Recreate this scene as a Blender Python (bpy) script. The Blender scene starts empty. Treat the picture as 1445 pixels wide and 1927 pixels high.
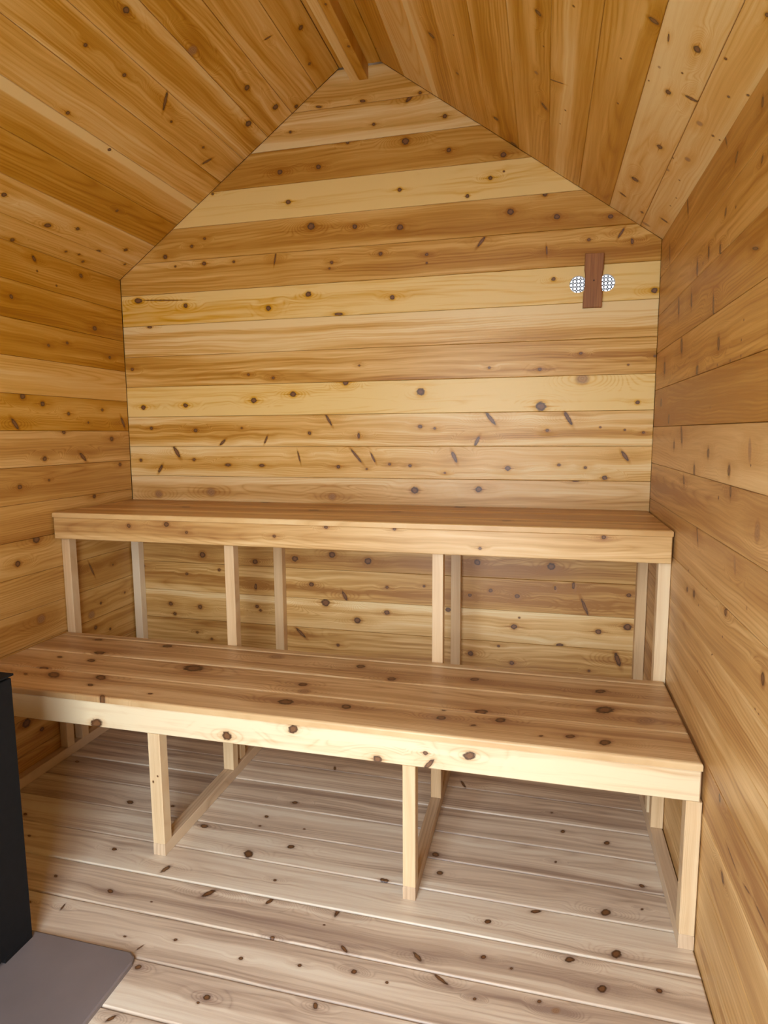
# Cedar sauna interior: two-tier bench, tongue and groove planking, gable ceiling
import bpy, bmesh, math, random
from mathutils import Vector, Matrix

scene = bpy.context.scene
COL = scene.collection
random.seed(11)

# ------------------------------------------------------------------ camera
F_PX = 1184.9                       # focal length in pixels of the 1445 px wide frame
cam_d = bpy.data.cameras.new('camera')
cam_d.sensor_fit = 'HORIZONTAL'
cam_d.sensor_width = 36.0
cam_d.lens = F_PX * 36.0 / 1445.0
cam_d.clip_start = 0.02
cam = bpy.data.objects.new('camera', cam_d)
COL.objects.link(cam)
R = Vector((0.96942228, 0.24531876, -0.00625727))
U = Vector((-0.02462613, 0.12262108, 0.99214798))
F = Vector((-0.24415979, 0.96165627, -0.12491286))
cam.matrix_world = Matrix(((R.x, U.x, -F.x, 1.8529), (R.y, U.y, -F.y, -2.5414), (R.z, U.z, -F.z, 1.2809), (0, 0, 0, 1)))
scene.camera = cam

# ------------------------------------------------------------------ world, light, exposure
W = 2.2451          # room width  (x: 0 .. W, left wall to right wall)
D = 2.80            # room depth  (y: 0 back wall .. -D front wall)
H = 1.965           # eaves height
ZR = 2.7579         # height where the two slopes would meet
T = 0.019           # plank thickness
DOOR_X0, DOOR_X1, DOOR_Z = 0.98, 1.76, 1.98

world = bpy.data.worlds.new('world'); scene.world = world
world.use_nodes = True
nt = world.node_tree; nt.nodes.clear()
wo = nt.nodes.new('ShaderNodeOutputWorld'); bg = nt.nodes.new('ShaderNodeBackground')
tc = nt.nodes.new('ShaderNodeTexCoord'); sp = nt.nodes.new('ShaderNodeSeparateXYZ')
rp = nt.nodes.new('ShaderNodeValToRGB')
rp.color_ramp.elements[0].position = 0.0; rp.color_ramp.elements[0].color = (0.92, 0.96, 1.0, 1)
rp.color_ramp.elements[1].position = 0.7; rp.color_ramp.elements[1].color = (0.72, 0.84, 1.0, 1)
nt.links.new(tc.outputs['Generated'], sp.inputs[0]); nt.links.new(sp.outputs['Z'], rp.inputs[0])
nt.links.new(rp.outputs[0], bg.inputs['Color']); bg.inputs['Strength'].default_value = 14.5
nt.links.new(bg.outputs[0], wo.inputs[0])

pl = bpy.data.lights.new('door_portal', 'AREA')      # importance portal of the doorway, gives no light of its own
pl.shape = 'RECTANGLE'; pl.size = DOOR_X1 - DOOR_X0; pl.size_y = DOOR_Z
pl.cycles.is_portal = True
plo = bpy.data.objects.new('door_portal', pl); COL.objects.link(plo)
plo.location = ((DOOR_X0 + DOOR_X1) / 2, -D - 0.10, DOOR_Z / 2)
plo.rotation_euler = (math.radians(90), 0, 0)

vs = scene.view_settings
vs.view_transform = 'Standard'; vs.look = 'None'; vs.gamma = 1.0; vs.use_curve_mapping = False
vs.exposure = 0.0

# ------------------------------------------------------------------ knots read off the photograph,
# in metres in the plane of the surface they sit in: (a, b, half length, half width, angle, pale)
KNOTS = {
 'BW': [
  (0.8115,2.2219,0.0108,0.0098,0,0), (0.9076,2.1185,0.0167,0.0152,0,0), (1.0941,2.1021,0.0106,0.0096,0,0), (0.7774,2.3404,0.0119,0.0109,0,0), (0.9443,2.3437,0.0106,0.0096,0,0),
  (1.0685,2.4232,0.0081,0.0074,0,0), (0.3628,2.0815,0.0075,0.0069,0,0), (0.425,2.1083,0.0062,0.0057,0,0), (0.2317,2.047,0.0102,0.0093,0,0), (0.2789,2.0038,0.0051,0.0046,0,0),
  (0.4177,2.0064,0.01,0.0091,0,0), (0.5579,2.0043,0.0062,0.0056,0,0), (0.7461,2.0019,0.0235,0.0038,-1.77,0), (0.9941,1.9709,0.0072,0.0065,0,0), (0.9846,1.9486,0.0048,0.0043,0,0),
  (1.2002,1.9902,0.0082,0.0074,0,0), (0.8279,2.4883,0.0059,0.0054,0,0), (0.9512,2.5681,0.0135,0.0049,3,0), (1.1325,2.567,0.013,0.0057,2.99,0), (1.1768,2.4764,0.0069,0.0062,0,0),
  (0.4706,2.2847,0.0062,0.0056,0,0), (0.0855,1.8703,0.0216,0.0126,3.09,0), (0.2057,1.8659,0.1178,0.0028,3.09,0), (0.3196,1.8372,0.0115,0.0104,0,0), (0.71,1.8054,0.0123,0.0112,0,0),
  (0.89,1.8524,0.0133,0.0121,0,0), (1.0216,1.7657,0.0206,0.0063,3.09,0), (0.1364,1.7542,0.0134,0.0069,3.1,0), (0.0365,1.5729,0.0079,0.0072,0,0), (0.6084,1.5332,0.0063,0.0057,0,0),
  (0.723,1.5166,0.0075,0.0068,0,0), (1.1067,1.5557,0.0048,0.0044,0,0), (1.0461,1.4884,0.0134,0.0121,0,0), (0.0836,1.4011,0.012,0.0109,0,0), (0.2976,1.4071,0.0117,0.0107,0,0),
  (0.6295,1.4232,0.0139,0.0126,0,0), (0.8123,1.4455,0.0137,0.0124,0,0), (0.1192,1.3075,0.008,0.0073,0,0), (0.3424,1.2963,0.0104,0.0095,0,0), (0.5685,1.3052,0.0051,0.0046,0,0),
  (0.8831,1.2814,0.0087,0.0079,0,0), (1.101,1.2691,0.0132,0.0058,1.56,0), (0.9694,1.3364,0.0285,0.0056,-1.04,0), (0.4736,1.243,0.0196,0.0067,0.71,0), (0.6807,1.2528,0.0194,0.0049,1.14,0),
  (0.2426,1.2005,0.0321,0.0097,-1.04,0), (0.1545,1.123,0.0237,0.0073,1.01,0), (0.0549,1.1625,0.0081,0.0073,0,0), (0.3281,1.1661,0.0079,0.0072,0,0), (0.4954,1.1434,0.0143,0.0071,-3.12,0),
  (0.6577,1.1421,0.0138,0.007,-3.12,0), (0.8323,1.1797,0.0258,0.0039,-1.33,0), (1.0884,1.1861,0.0396,0.0055,-0.88,0), (1.1617,1.178,0.0237,0.0046,-1.11,0), (1.0092,1.1388,0.0087,0.0079,0,0),
  (1.1342,1.1308,0.0049,0.0045,0,0), (0.1402,1.0068,0.0202,0.0183,0,1), (0.4076,1.0212,0.0223,0.0203,0,1), (0.9797,1.0104,0.0175,0.0159,0,1), (1.2473,1.8183,0.0105,0.0096,0,0),
  (1.8712,1.8507,0.0088,0.008,0,0), (2.2275,1.7881,0.0117,0.0106,0,0), (1.5993,2.0053,0.026,0.0058,0.89,0), (1.3875,1.9737,0.0069,0.0063,0,0), (1.3875,1.9416,0.0046,0.0042,0,0),
  (1.8434,1.9556,0.0186,0.0031,-1.49,0), (1.9936,1.9826,0.0065,0.0059,0,0), (2.1442,1.9654,0.0111,0.0054,1.65,0), (2.1048,1.9966,0.0199,0.0046,1.02,0), (1.9783,1.5734,0.0066,0.006,0,0),
  (1.6364,1.5309,0.0057,0.0052,0,0), (1.8287,1.519,0.0079,0.0071,0,0), (2.148,1.5258,0.0043,0.004,0,0), (2.2387,1.5545,0.0054,0.0049,0,0), (1.3636,1.4436,0.0177,0.0161,0,0),
  (1.837,1.3777,0.0215,0.0195,0,0), (2.1861,1.3868,0.0087,0.0079,0,0), (1.9861,1.4797,0.0266,0.0242,0,1), (1.6445,1.3336,0.0334,0.0082,-0.89,0), (1.9391,1.3318,0.0312,0.0078,-1.04,0),
  (1.3616,1.3053,0.0095,0.0086,0,0), (1.4217,1.2974,0.0059,0.0054,0,0), (1.8623,1.2858,0.0068,0.0062,0,0), (2.0575,1.2964,0.0044,0.004,0,0), (2.1453,1.2858,0.0044,0.004,0,0),
  (2.2112,1.2755,0.0055,0.005,0,0), (1.5923,1.2456,0.0232,0.0068,1.12,0), (1.5013,1.183,0.0269,0.0077,-1.16,0), (2.1496,1.1876,0.0246,0.0068,-0.97,0), (1.2328,1.1514,0.0061,0.0055,0,0),
  (1.3195,1.1453,0.0072,0.0066,0,0), (1.4639,1.1172,0.0048,0.0043,0,0), (1.7151,1.1375,0.0116,0.0105,0,0), (1.9096,1.1524,0.0068,0.0062,0,0), (2.0085,1.1428,0.0067,0.0061,0,0),
  (2.0806,1.1047,0.0101,0.0092,0,0), (1.3395,1.0447,0.0169,0.0154,0,0), (1.601,1.0522,0.0141,0.0128,0,0), (1.9738,1.0912,0.0138,0.0041,-3.13,0), (1.4559,2.4728,0.0089,0.0081,0,0),
  (1.3604,2.5677,0.0067,0.0061,0,0), (1.32,2.5553,0.0228,0.0077,-2.35,0), (1.303,2.3999,0.0158,0.0144,0,0), (1.472,2.3496,0.01,0.0091,0,0), (1.6773,2.3114,0.012,0.0109,0,0),
  (1.2792,2.2249,0.0092,0.0083,0,0), (1.6302,2.2333,0.0088,0.008,0,0), (1.5446,2.1766,0.0089,0.0081,0,0), (1.6803,2.252,0.0044,0.004,0,0), (1.2809,2.0848,0.0138,0.0126,0,0),
  (1.7075,2.1054,0.0132,0.012,0,0), (1.8777,2.0727,0.0119,0.0109,0,0), (2.0668,2.0574,0.0096,0.0087,0,0), (1.8326,2.1555,0.0087,0.0079,0,0), (0.0383,0.6659,0.0083,0.0075,0,0),
  (0.3502,0.7324,0.016,0.0146,0,0), (0.6112,0.7119,0.0131,0.0119,0,0), (0.4319,0.6657,0.008,0.0073,0,0), (0.2652,0.6389,0.0081,0.0074,0,0), (0.6098,0.5974,0.0147,0.0078,1.5,0),
  (0.1726,0.4918,0.011,0.01,0,0), (0.3263,0.4862,0.0122,0.0111,0,0), (0.1925,0.4444,0.0096,0.0087,0,0), (0.6132,0.5067,0.0092,0.0084,0,0), (0.6296,0.4893,0.0066,0.006,0,0),
  (0.517,0.4658,0.0067,0.0061,0,0), (0.3053,0.3626,0.0068,0.0062,0,0), (0.3796,0.3363,0.0068,0.0062,0,0), (0.8025,0.7335,0.0154,0.014,0,0), (0.9753,0.7585,0.0152,0.0138,0,0),
  (1.1361,0.7376,0.0175,0.0159,0,0), (0.877,0.6216,0.0115,0.0105,0,0), (1.0292,0.5797,0.025,0.0079,-1.09,0), (0.9409,0.5441,0.0205,0.0186,0,0), (1.0857,0.4737,0.0165,0.015,0,0),
  (0.8224,0.3977,0.0323,0.0073,-0.74,0), (0.9953,0.3555,0.0077,0.007,0,0), (1.5993,0.7538,0.0143,0.013,0,0), (1.8911,0.7497,0.0163,0.0148,0,0), (1.6547,0.638,0.0096,0.0087,0,0),
  (1.7614,0.6209,0.0106,0.0097,0,0), (1.5705,0.6142,0.0084,0.0077,0,0), (1.9087,0.6632,0.0087,0.0051,1.58,0), (1.9784,0.6757,0.015,0.006,1.6,0), (2.0237,0.5922,0.0377,0.0066,-1.16,0),
  (1.7512,0.4926,0.0131,0.0119,0,0), (2.0774,0.4953,0.0127,0.0115,0,0), (2.1848,0.5225,0.016,0.0145,0,0), (1.6906,0.4059,0.006,0.0055,0,0), (1.5765,0.3647,0.0122,0.0111,0,0),
  (1.9325,0.4295,0.0165,0.0077,-3.05,0), (2.1537,0.3879,0.0341,0.0097,-1.21,0), (2.0477,0.332,0.0058,0.0053,0,0), (1.7455,0.339,0.0096,0.0087,0,0), (1.2178,0.5179,0.0125,0.0114,0,0),
  (1.2184,0.6285,0.0075,0.0068,0,0), (1.3792,0.6419,0.0061,0.0056,0,0), (1.7716,0.5319,0.0047,0.0043,0,0), (1.4806,0.5465,0.0122,0.0111,0,0), (2.1846,0.65,0.0091,0.0082,0,0),
 ],
 'CL': [
  (-0.8577,0.8486,0.0114,0.0104,0,0), (-0.8805,0.701,0.0066,0.006,0,0), (-0.7167,0.7072,0.0072,0.0065,0,0), (-0.5271,0.7302,0.0386,0.0058,-0.91,0), (-0.4425,0.6897,0.0051,0.0046,0,0),
  (-0.7762,0.5076,0.0072,0.0065,0,0), (-0.5582,0.4818,0.008,0.0072,0,0), (-0.2318,0.6918,0.0056,0.0051,0,0), (-0.1595,0.6586,0.0248,0.0063,1.17,0), (-0.2922,0.9586,0.0126,0.0115,0,0),
  (-0.1025,0.9917,0.0147,0.0134,0,0), (-0.146,0.8745,0.0158,0.0144,0,0), (-0.313,1.226,0.0101,0.0092,0,0), (-0.1439,1.1859,0.0065,0.006,0,0), (-0.5894,0.9067,0.0185,0.0169,0,1),
  (-0.3244,0.2926,0.0067,0.0061,0,0), (0.0171,0.671,0.0086,0.0078,0,0), (-0.016,1.0551,0.0093,0.0085,0,0), (-0.7487,0.1587,0.0105,0.0095,0,0), (-0.5247,0.1161,0.0155,0.01,-2.92,0),
  (-0.4068,0.1518,0.0088,0.008,0,0), (-0.1224,0.1514,0.0098,0.009,0,0), (-0.237,0.0955,0.0128,0.0072,-2.96,0), (-0.5966,0.0059,0.0093,0.0085,0,0), (-0.3664,0.0387,0.0057,0.0052,0,0),
  (-0.3022,0.0478,0.0058,0.0053,0,0), (-0.2572,0.0221,0.0071,0.0065,0,0), (-0.0562,0.0837,0.0063,0.0058,0,0), (-0.3921,1.1164,0.0147,0.0037,1.22,0),
 ],
 'LW': [
  (-0.4965,1.9302,0.0128,0.0078,-0.89,0), (-0.4859,1.8886,0.0044,0.004,0,0), (-0.2511,1.9253,0.0096,0.0087,0,0), (-0.3918,1.8562,0.0045,0.0041,0,0), (-0.6159,1.7697,0.0094,0.0085,0,0),
  (-0.1873,1.7259,0.0124,0.0112,0,0), (-0.4552,1.6214,0.0067,0.0061,0,0), (-0.3552,1.6435,0.007,0.0064,0,0), (-0.1027,1.6157,0.0077,0.007,0,0), (-0.6002,1.4209,0.0128,0.0117,0,0),
  (-0.5074,1.3979,0.0111,0.0101,0,0), (-0.3744,1.3646,0.0082,0.0075,0,0), (-0.172,1.386,0.0076,0.0069,0,0), (-0.6448,1.3212,0.0263,0.0083,-0.91,0), (-0.2643,1.3313,0.0049,0.0044,0,0),
  (-0.0386,1.3345,0.0291,0.0072,-1.11,0), (-0.4075,1.2906,0.0093,0.0085,0,0), (-0.1227,1.2612,0.0116,0.0106,0,0), (-0.5168,1.1898,0.0112,0.0102,0,0), (-0.3084,1.1888,0.0273,0.0086,-0.76,0),
  (-0.6445,1.0924,0.0107,0.0097,0,0), (-0.5019,1.1072,0.0057,0.0051,0,0), (-0.0751,1.1464,0.0092,0.0084,0,0), (-0.256,1.0198,0.01,0.0091,0,0), (-0.5866,0.889,0.0177,0.0161,0,0),
  (-0.6814,0.8143,0.0128,0.0116,0,0), (-0.3009,0.7126,0.0351,0.0045,-1.13,0), (-0.5929,0.5804,0.0202,0.0183,0,1), (-0.319,0.5172,0.0199,0.0181,0,1), (-0.2998,0.4563,0.0101,0.0092,0,0),
  (-0.2081,0.4219,0.0065,0.0059,0,0), (-0.2572,0.5529,0.0064,0.0058,0,0), (-0.1645,0.7045,0.0052,0.0047,0,0), (-0.6998,0.2103,0.0197,0.0179,0,0), (-0.6302,0.1529,0.0102,0.0092,0,0),
  (-0.0943,0.5593,0.0054,0.0049,0,0),
 ],
 'RW': [
  (1.1095,1.6353,0.0209,0.0034,2.87,0), (0.6642,1.7177,0.0041,0.0038,0,0), (0.7212,1.7316,0.0168,0.008,-1.34,0), (0.8355,1.7072,0.0146,0.008,-1.35,0), (0.5987,1.7207,0.0226,0.0092,-1.34,0),
  (0.3693,1.6607,0.0307,0.0101,-1.32,0), (0.5467,1.6476,0.0233,0.0099,-1.33,0), (0.8016,1.5844,0.028,0.0075,-1.35,0), (0.4425,1.5346,0.0261,0.0137,-1.2,0), (0.8718,1.4845,0.0178,0.0107,-1.27,0),
  (0.1744,1.4947,0.0253,0.0146,-1.31,0), (0.6638,1.4424,0.0148,0.0134,-1.46,0), (1.0585,1.4352,0.0033,0.003,0,0), (0.9798,1.4334,0.0035,0.0032,0,0), (0.8715,1.4349,0.0034,0.0031,0,0),
  (1.0628,1.507,0.002,0.0018,0,0), (1.0545,1.4678,0.0026,0.0024,0,0), (0.137,1.3789,0.0157,0.0154,-1.3,0), (0.2934,1.32,0.018,0.0139,-1.46,0), (0.8268,1.3376,0.0031,0.0028,0,0),
  (0.4075,1.2371,0.0138,0.0106,-1.32,0), (0.5117,1.2686,0.0292,0.0104,-1.14,0), (0.8357,1.2264,0.0128,0.01,-1.34,0), (1.1594,1.2418,0.022,0.0092,-1.36,1), (1.0249,1.1936,0.013,0.0105,-1.35,0),
  (0.6965,1.1749,0.0172,0.0106,-1.33,0), (0.5741,1.1387,0.0156,0.0081,-0.99,0), (1.0455,1.1499,0.0146,0.0077,-1.35,0), (0.9539,1.1274,0.0044,0.004,0,0), (1.1718,1.2129,0.0025,0.0022,0,0),
  (0.1698,1.8722,0.031,0.0078,-1.31,0), (0.2531,1.1244,0.0032,0.0029,0,0), (0.7704,1.0115,0.0242,0.0059,-1.05,0), (1.1094,1.0011,0.0175,0.0072,-1.2,1), (0.6927,0.8469,0.0065,0.0099,-1.33,0),
  (0.7707,0.8545,0.0103,0.0117,-1.33,0), (1.0651,0.8883,0.0097,0.0104,-1.54,0), (0.826,0.8385,0.0028,0.0026,0,0), (1.0547,0.8292,0.0021,0.0019,0,0), (1.2036,0.9355,0.0043,0.0039,0,1),
  (1.3194,0.8367,0.0133,0.0104,-1.37,0), (0.9759,0.7619,0.0037,0.0034,0,0), (0.8574,0.6748,0.0032,0.0029,0,0), (0.6941,0.8997,0.0035,0.0032,0,0), (0.8977,0.8993,0.0023,0.0021,0,0),
  (1.236,1.0913,0.0196,0.0143,-1.6,1), (1.2915,0.7666,0.0018,0.0016,0,0), (1.312,0.7661,0.0017,0.0016,0,0), (1.1081,0.4805,0.0093,0.0075,-1.35,0), (1.1658,0.3333,0.0122,0.0077,-0.71,0),
  (1.3149,0.419,0.0168,0.0024,0.21,0), (1.3902,0.428,0.03,0.0018,0.03,0), (1.215,0.4134,0.0325,0.0025,-0.12,0), (1.0974,1.9091,0.0117,0.0068,-1.37,0), (0.8307,1.9535,0.0235,0.0036,-0.91,0),
  (0.9337,1.8737,0.0149,0.0071,-2.28,0), (1.1163,1.7969,0.0076,0.0057,-2.02,0), (0.8658,1.7816,0.0097,0.0078,-2.11,0), (0.9496,1.7649,0.0036,0.0033,0,0), (0.426,1.9606,0.0039,0.0035,0,0),
  (0.4316,1.9338,0.0295,0.0068,-1.15,0),
 ],
 'CR': [
  (0.4428,0.9344,0.0136,0.0099,-2.48,0), (0.2971,0.8589,0.0058,0.0053,0,0), (0.8648,0.5284,0.0101,0.007,-2.18,0), (0.5956,0.5383,0.0073,0.0067,0,1), (0.434,0.511,0.0159,0.0072,-2.55,0),
  (0.1357,0.7187,0.0104,0.0109,-1.92,0), (0.0108,0.6499,0.0149,0.013,-1.78,0), (0.6131,0.4752,0.0294,0.0022,-1.21,0), (0.526,0.8358,0.0026,0.0024,0,0), (0.7423,0.5134,0.0022,0.002,0,0),
  (-0.0263,1.2305,0.0051,0.0046,0,0), (0.0923,1.2664,0.0032,0.0029,0,0), (-0.013,1.3025,0.0045,0.0041,0,0), (1.0595,0.2424,0.0142,0.0067,-1.72,0), (1.0505,0.1381,0.0106,0.0096,0,0),
  (0.8581,0.1642,0.0091,0.0083,0,0), (0.8844,0.1078,0.018,0.0058,-1.48,0), (0.6025,0.1346,0.0106,0.0097,0,0), (0.3287,0.1678,0.0144,0.0121,-1.5,0), (0.9526,0.1491,0.0032,0.0029,0,0),
  (0.9274,0.2028,0.0044,0.004,0,1), (0.8584,0.2171,0.0019,0.0017,0,0), (0.8785,0.2967,0.003,0.0028,0,0), (0.6887,0.2801,0.0034,0.0031,0,0), (1.0691,0.078,0.0042,0.0038,0,0),
  (0.9632,0.0368,0.0038,0.0035,0,0), (0.8094,0.0665,0.0093,0.0085,0,1), (0.6236,0.0522,0.0096,0.0087,0,1), (0.5064,0.0889,0.0074,0.0068,0,1), (0.793,0.0247,0.0043,0.0039,0,0),
  (0.7924,0.006,0.0027,0.0025,0,0), (0.4891,0.0452,0.0033,0.003,0,0), (0.3722,0.0276,0.003,0.0027,0,0), (0.2974,0.032,0.0031,0.0028,0,0), (0.1648,0.0261,0.0142,0.0064,-1.73,0),
  (0.1652,0.191,0.0139,0.0065,-1.8,0), (0.1201,0.1058,0.0067,0.0061,0,0), (0.0408,0.0763,0.017,0.0109,-1.51,1), (0.9625,0.4325,0.0036,0.0033,0,0), (0.4891,0.4363,0.0038,0.0035,0,0),
  (0.3885,0.4518,0.003,0.0028,0,0), (0.5861,0.0898,0.0036,0.0032,0,0), (1.0025,0.0034,0.0041,0.0037,0,0), (1.0359,0.2027,0.0138,0.0011,-2.99,0), (0.6171,0.4645,0.0223,0.0023,-1.12,0),
  (1.23,0.0462,0.0051,0.0046,0,0),
 ],
 'FL': [
  (0.5864,-0.9911,0.0098,0.0064,2.81,0), (0.7943,-1.0338,0.0185,0.0083,1.26,0), (0.9703,-1.092,0.0222,0.0096,0.9,0), (1.1494,-1.0794,0.0149,0.007,1.07,0), (1.3438,-1.0673,0.024,0.0069,1.47,0),
  (1.2091,-1.1947,0.0067,0.0061,0,0), (1.3985,-1.1848,0.0139,0.005,-0.71,0), (0.6947,-1.1509,0.0115,0.0073,2.67,0), (0.4985,-1.1357,0.0072,0.0042,2.71,0), (0.5047,-1.2392,0.0067,0.0038,2.77,0),
  (0.6078,-1.2332,0.0118,0.0029,1.75,0), (1.0032,-0.9126,0.0206,0.0147,2.29,0), (1.1171,-0.8501,0.0127,0.0099,3.12,0), (0.7983,-0.8202,0.0149,0.0106,3.01,0), (1.4313,-0.9237,0.0084,0.0077,0,0),
  (0.475,-0.7594,0.0148,0.0099,2.89,0), (0.1705,-0.9051,0.0099,0.0055,2.71,0), (0.9763,-0.7234,0.008,0.0066,2.57,0), (1.0384,-0.6245,0.0113,0.0079,-3.05,0), (0.9765,-0.7754,0.0054,0.0041,3.08,0),
  (1.1248,-0.7566,0.0046,0.004,2.79,0), (1.1013,-0.376,0.0135,0.0051,1.91,0), (1.1298,-0.9996,0.0064,0.0052,2.96,0), (0.9712,-1.2601,0.0052,0.0047,0,0), (0.8385,-1.2813,0.0052,0.0032,3.06,0),
  (0.8982,-1.3022,0.0101,0.0022,1.18,0), (1.1604,-1.2718,0.0065,0.0059,0,0), (1.3082,-1.2572,0.0057,0.0052,0,0), (1.4419,-1.2431,0.0077,0.007,0,0), (1.3239,-1.1232,0.0035,0.0027,-3.04,0),
  (0.9303,-1.3556,0.0085,0.0077,0,0), (1.1346,-1.3902,0.0087,0.0079,0,0), (1.1222,-1.4072,0.004,0.0036,0,0), (1.384,-1.351,0.0087,0.0059,2.03,0), (0.9554,-1.4888,0.0132,0.0049,0.93,0),
  (0.8327,-1.159,0.004,0.0027,2.96,0), (0.0947,-0.5677,0.0105,0.0065,2.76,0), (0.6341,-0.7453,0.0081,0.0057,2.92,0), (0.2762,-0.9996,0.007,0.0039,2.7,0), (1.5613,-0.7791,0.0125,0.0114,0,0),
  (1.5861,-0.8562,0.0111,0.0099,-2.54,0), (1.4411,-0.9246,0.0084,0.0077,0,0), (2.0433,-0.9023,0.0161,0.0115,-2.32,0), (2.1527,-0.7727,0.0083,0.0075,0,0), (2.0742,-0.5972,0.0112,0.008,-2.35,0),
  (1.9417,-0.5707,0.0091,0.0069,1.06,0), (1.9168,-0.727,0.0051,0.0037,1.22,0), (1.7397,-1.0101,0.01,0.0079,-2.61,0), (1.8615,-0.9439,0.0158,0.0066,-2.85,0), (2.0561,-1.0395,0.0162,0.0114,-2.23,0),
  (1.5813,-1.1647,0.0183,0.0063,-0.75,0), (1.9436,-1.0842,0.0135,0.009,-2.64,0), (1.7387,-1.1264,0.0074,0.0061,-2.53,0), (1.8069,-1.1439,0.0046,0.0036,-2.54,0), (2.0138,-1.1508,0.0138,0.0099,-2.34,0),
  (2.141,-1.1246,0.0081,0.0074,0,0), (1.7301,-1.247,0.0049,0.004,-2.62,0), (1.8727,-1.2188,0.0057,0.0044,-2.46,0), (1.9085,-1.2339,0.011,0.0075,-2.65,1), (1.6463,-1.2141,0.0239,0.0046,-0.54,0),
  (1.5956,-0.3715,0.0248,0.0053,-1.12,0), (1.9078,-0.4757,0.0051,0.004,0.97,0), (1.5256,-1.2527,0.0044,0.0043,-2.97,0), (2.1396,-0.867,0.0049,0.0033,-2.36,0),
 ],
 'LT': [
  (0.3269,-0.7285,0.0195,0.012,2.68,0), (0.7182,-0.7112,0.041,0.0289,2.96,0), (0.2984,-0.8711,0.0333,0.0174,2.54,0), (0.4666,-0.8548,0.0268,0.016,2.57,0), (0.4753,-0.9156,0.0132,0.0081,2.67,0),
  (0.3027,-0.654,0.024,0.0148,2.97,0), (0.5744,-0.9857,0.0173,0.0072,2.34,0), (1.1315,-0.7557,0.0155,0.0124,3.1,0), (1.1553,-0.8051,0.0218,0.0175,3.09,1), (1.1301,-0.8904,0.0258,0.0197,3.12,0),
  (1.3145,-0.8801,0.0163,0.0151,2.41,0), (1.2655,-0.5646,0.0173,0.0161,2.25,0), (0.2012,-0.887,0.0113,0.0051,2.5,0), (0.7019,-0.9313,0.0087,0.0055,3.06,0), (0.5027,-0.5333,0.0213,0.0138,3.06,0),
  (0.9477,-0.5446,0.029,0.0208,-3.12,1), (0.1981,-0.5293,0.0174,0.009,-3.1,0), (0.2179,-0.8267,0.0202,0.011,3.07,0), (0.1928,-0.7247,0.0134,0.0076,2.63,0), (1.3941,-0.6468,0.0154,0.0154,3.07,0),
  (1.6544,-0.5897,0.0163,0.0144,-2.17,0), (2.0374,-0.5957,0.019,0.013,-2.55,0), (2.0388,-0.7291,0.0312,0.022,-2.46,0), (2.1419,-0.7748,0.0289,0.0195,-2.39,1), (1.594,-0.8874,0.0149,0.0129,-2.66,0),
  (1.6978,-0.8211,0.0198,0.0135,-2.78,0), (1.7543,-0.8642,0.0168,0.0138,-2.46,0), (2.0214,-0.9296,0.0189,0.0135,-2.36,0), (1.9372,-0.9163,0.0143,0.0097,-2.64,0), (1.8634,-0.931,0.0057,0.0042,-2.6,0),
  (1.6851,-0.9118,0.0072,0.0046,-2.82,0), (1.5934,-0.8354,0.0072,0.0066,1.09,0),
 ],
 'UT': [
  (1.5297,-0.0234,0.0274,0.0232,1.52,0), (1.3127,-0.2246,0.0202,0.0121,-2.96,0), (1.735,-0.3905,0.0179,0.0096,-2.88,0), (0.6757,-0.0094,0.023,0.0173,2.41,0), (0.9844,-0.2395,0.0214,0.0165,3.07,0),
  (0.4264,-0.241,0.0232,0.0161,2.75,0),
 ],
 'LF': [
  (0.5466,0.4048,0.0234,0.0167,-2.82,0), (0.9859,0.4163,0.016,0.0146,0,0), (1.1913,0.46,0.0163,0.013,-2.76,0), (1.4351,0.4022,0.0135,0.0122,0,0), (0.9015,0.4893,0.0158,0.0111,-2.88,1),
  (1.5764,0.4056,0.0212,0.0071,0.87,0), (1.6833,0.4435,0.0181,0.0123,-2.92,0), (1.5673,0.4363,0.007,0.0063,0,0),
 ],
 'UF': [
  (0.3432,0.9389,0.0088,0.008,0,0), (0.5033,0.9487,0.0108,0.0098,0,0), (0.5857,0.9216,0.0064,0.0059,0,0), (0.9335,0.9197,0.0062,0.0056,0,0), (1.128,0.9581,0.0071,0.0064,0,0),
  (1.3707,0.9592,0.0059,0.0054,0,0), (1.6575,0.9042,0.0057,0.0052,0,0), (2.0391,0.9544,0.0073,0.0066,0,0),
 ],
}


# ------------------------------------------------------------------ materials
def new_mat(name):
    m = bpy.data.materials.new(name); m.use_nodes = True
    n = m.node_tree; n.nodes.clear()
    o = n.nodes.new('ShaderNodeOutputMaterial'); b = n.nodes.new('ShaderNodeBsdfPrincipled')
    n.links.new(b.outputs[0], o.inputs[0])
    return m, n, b

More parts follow.
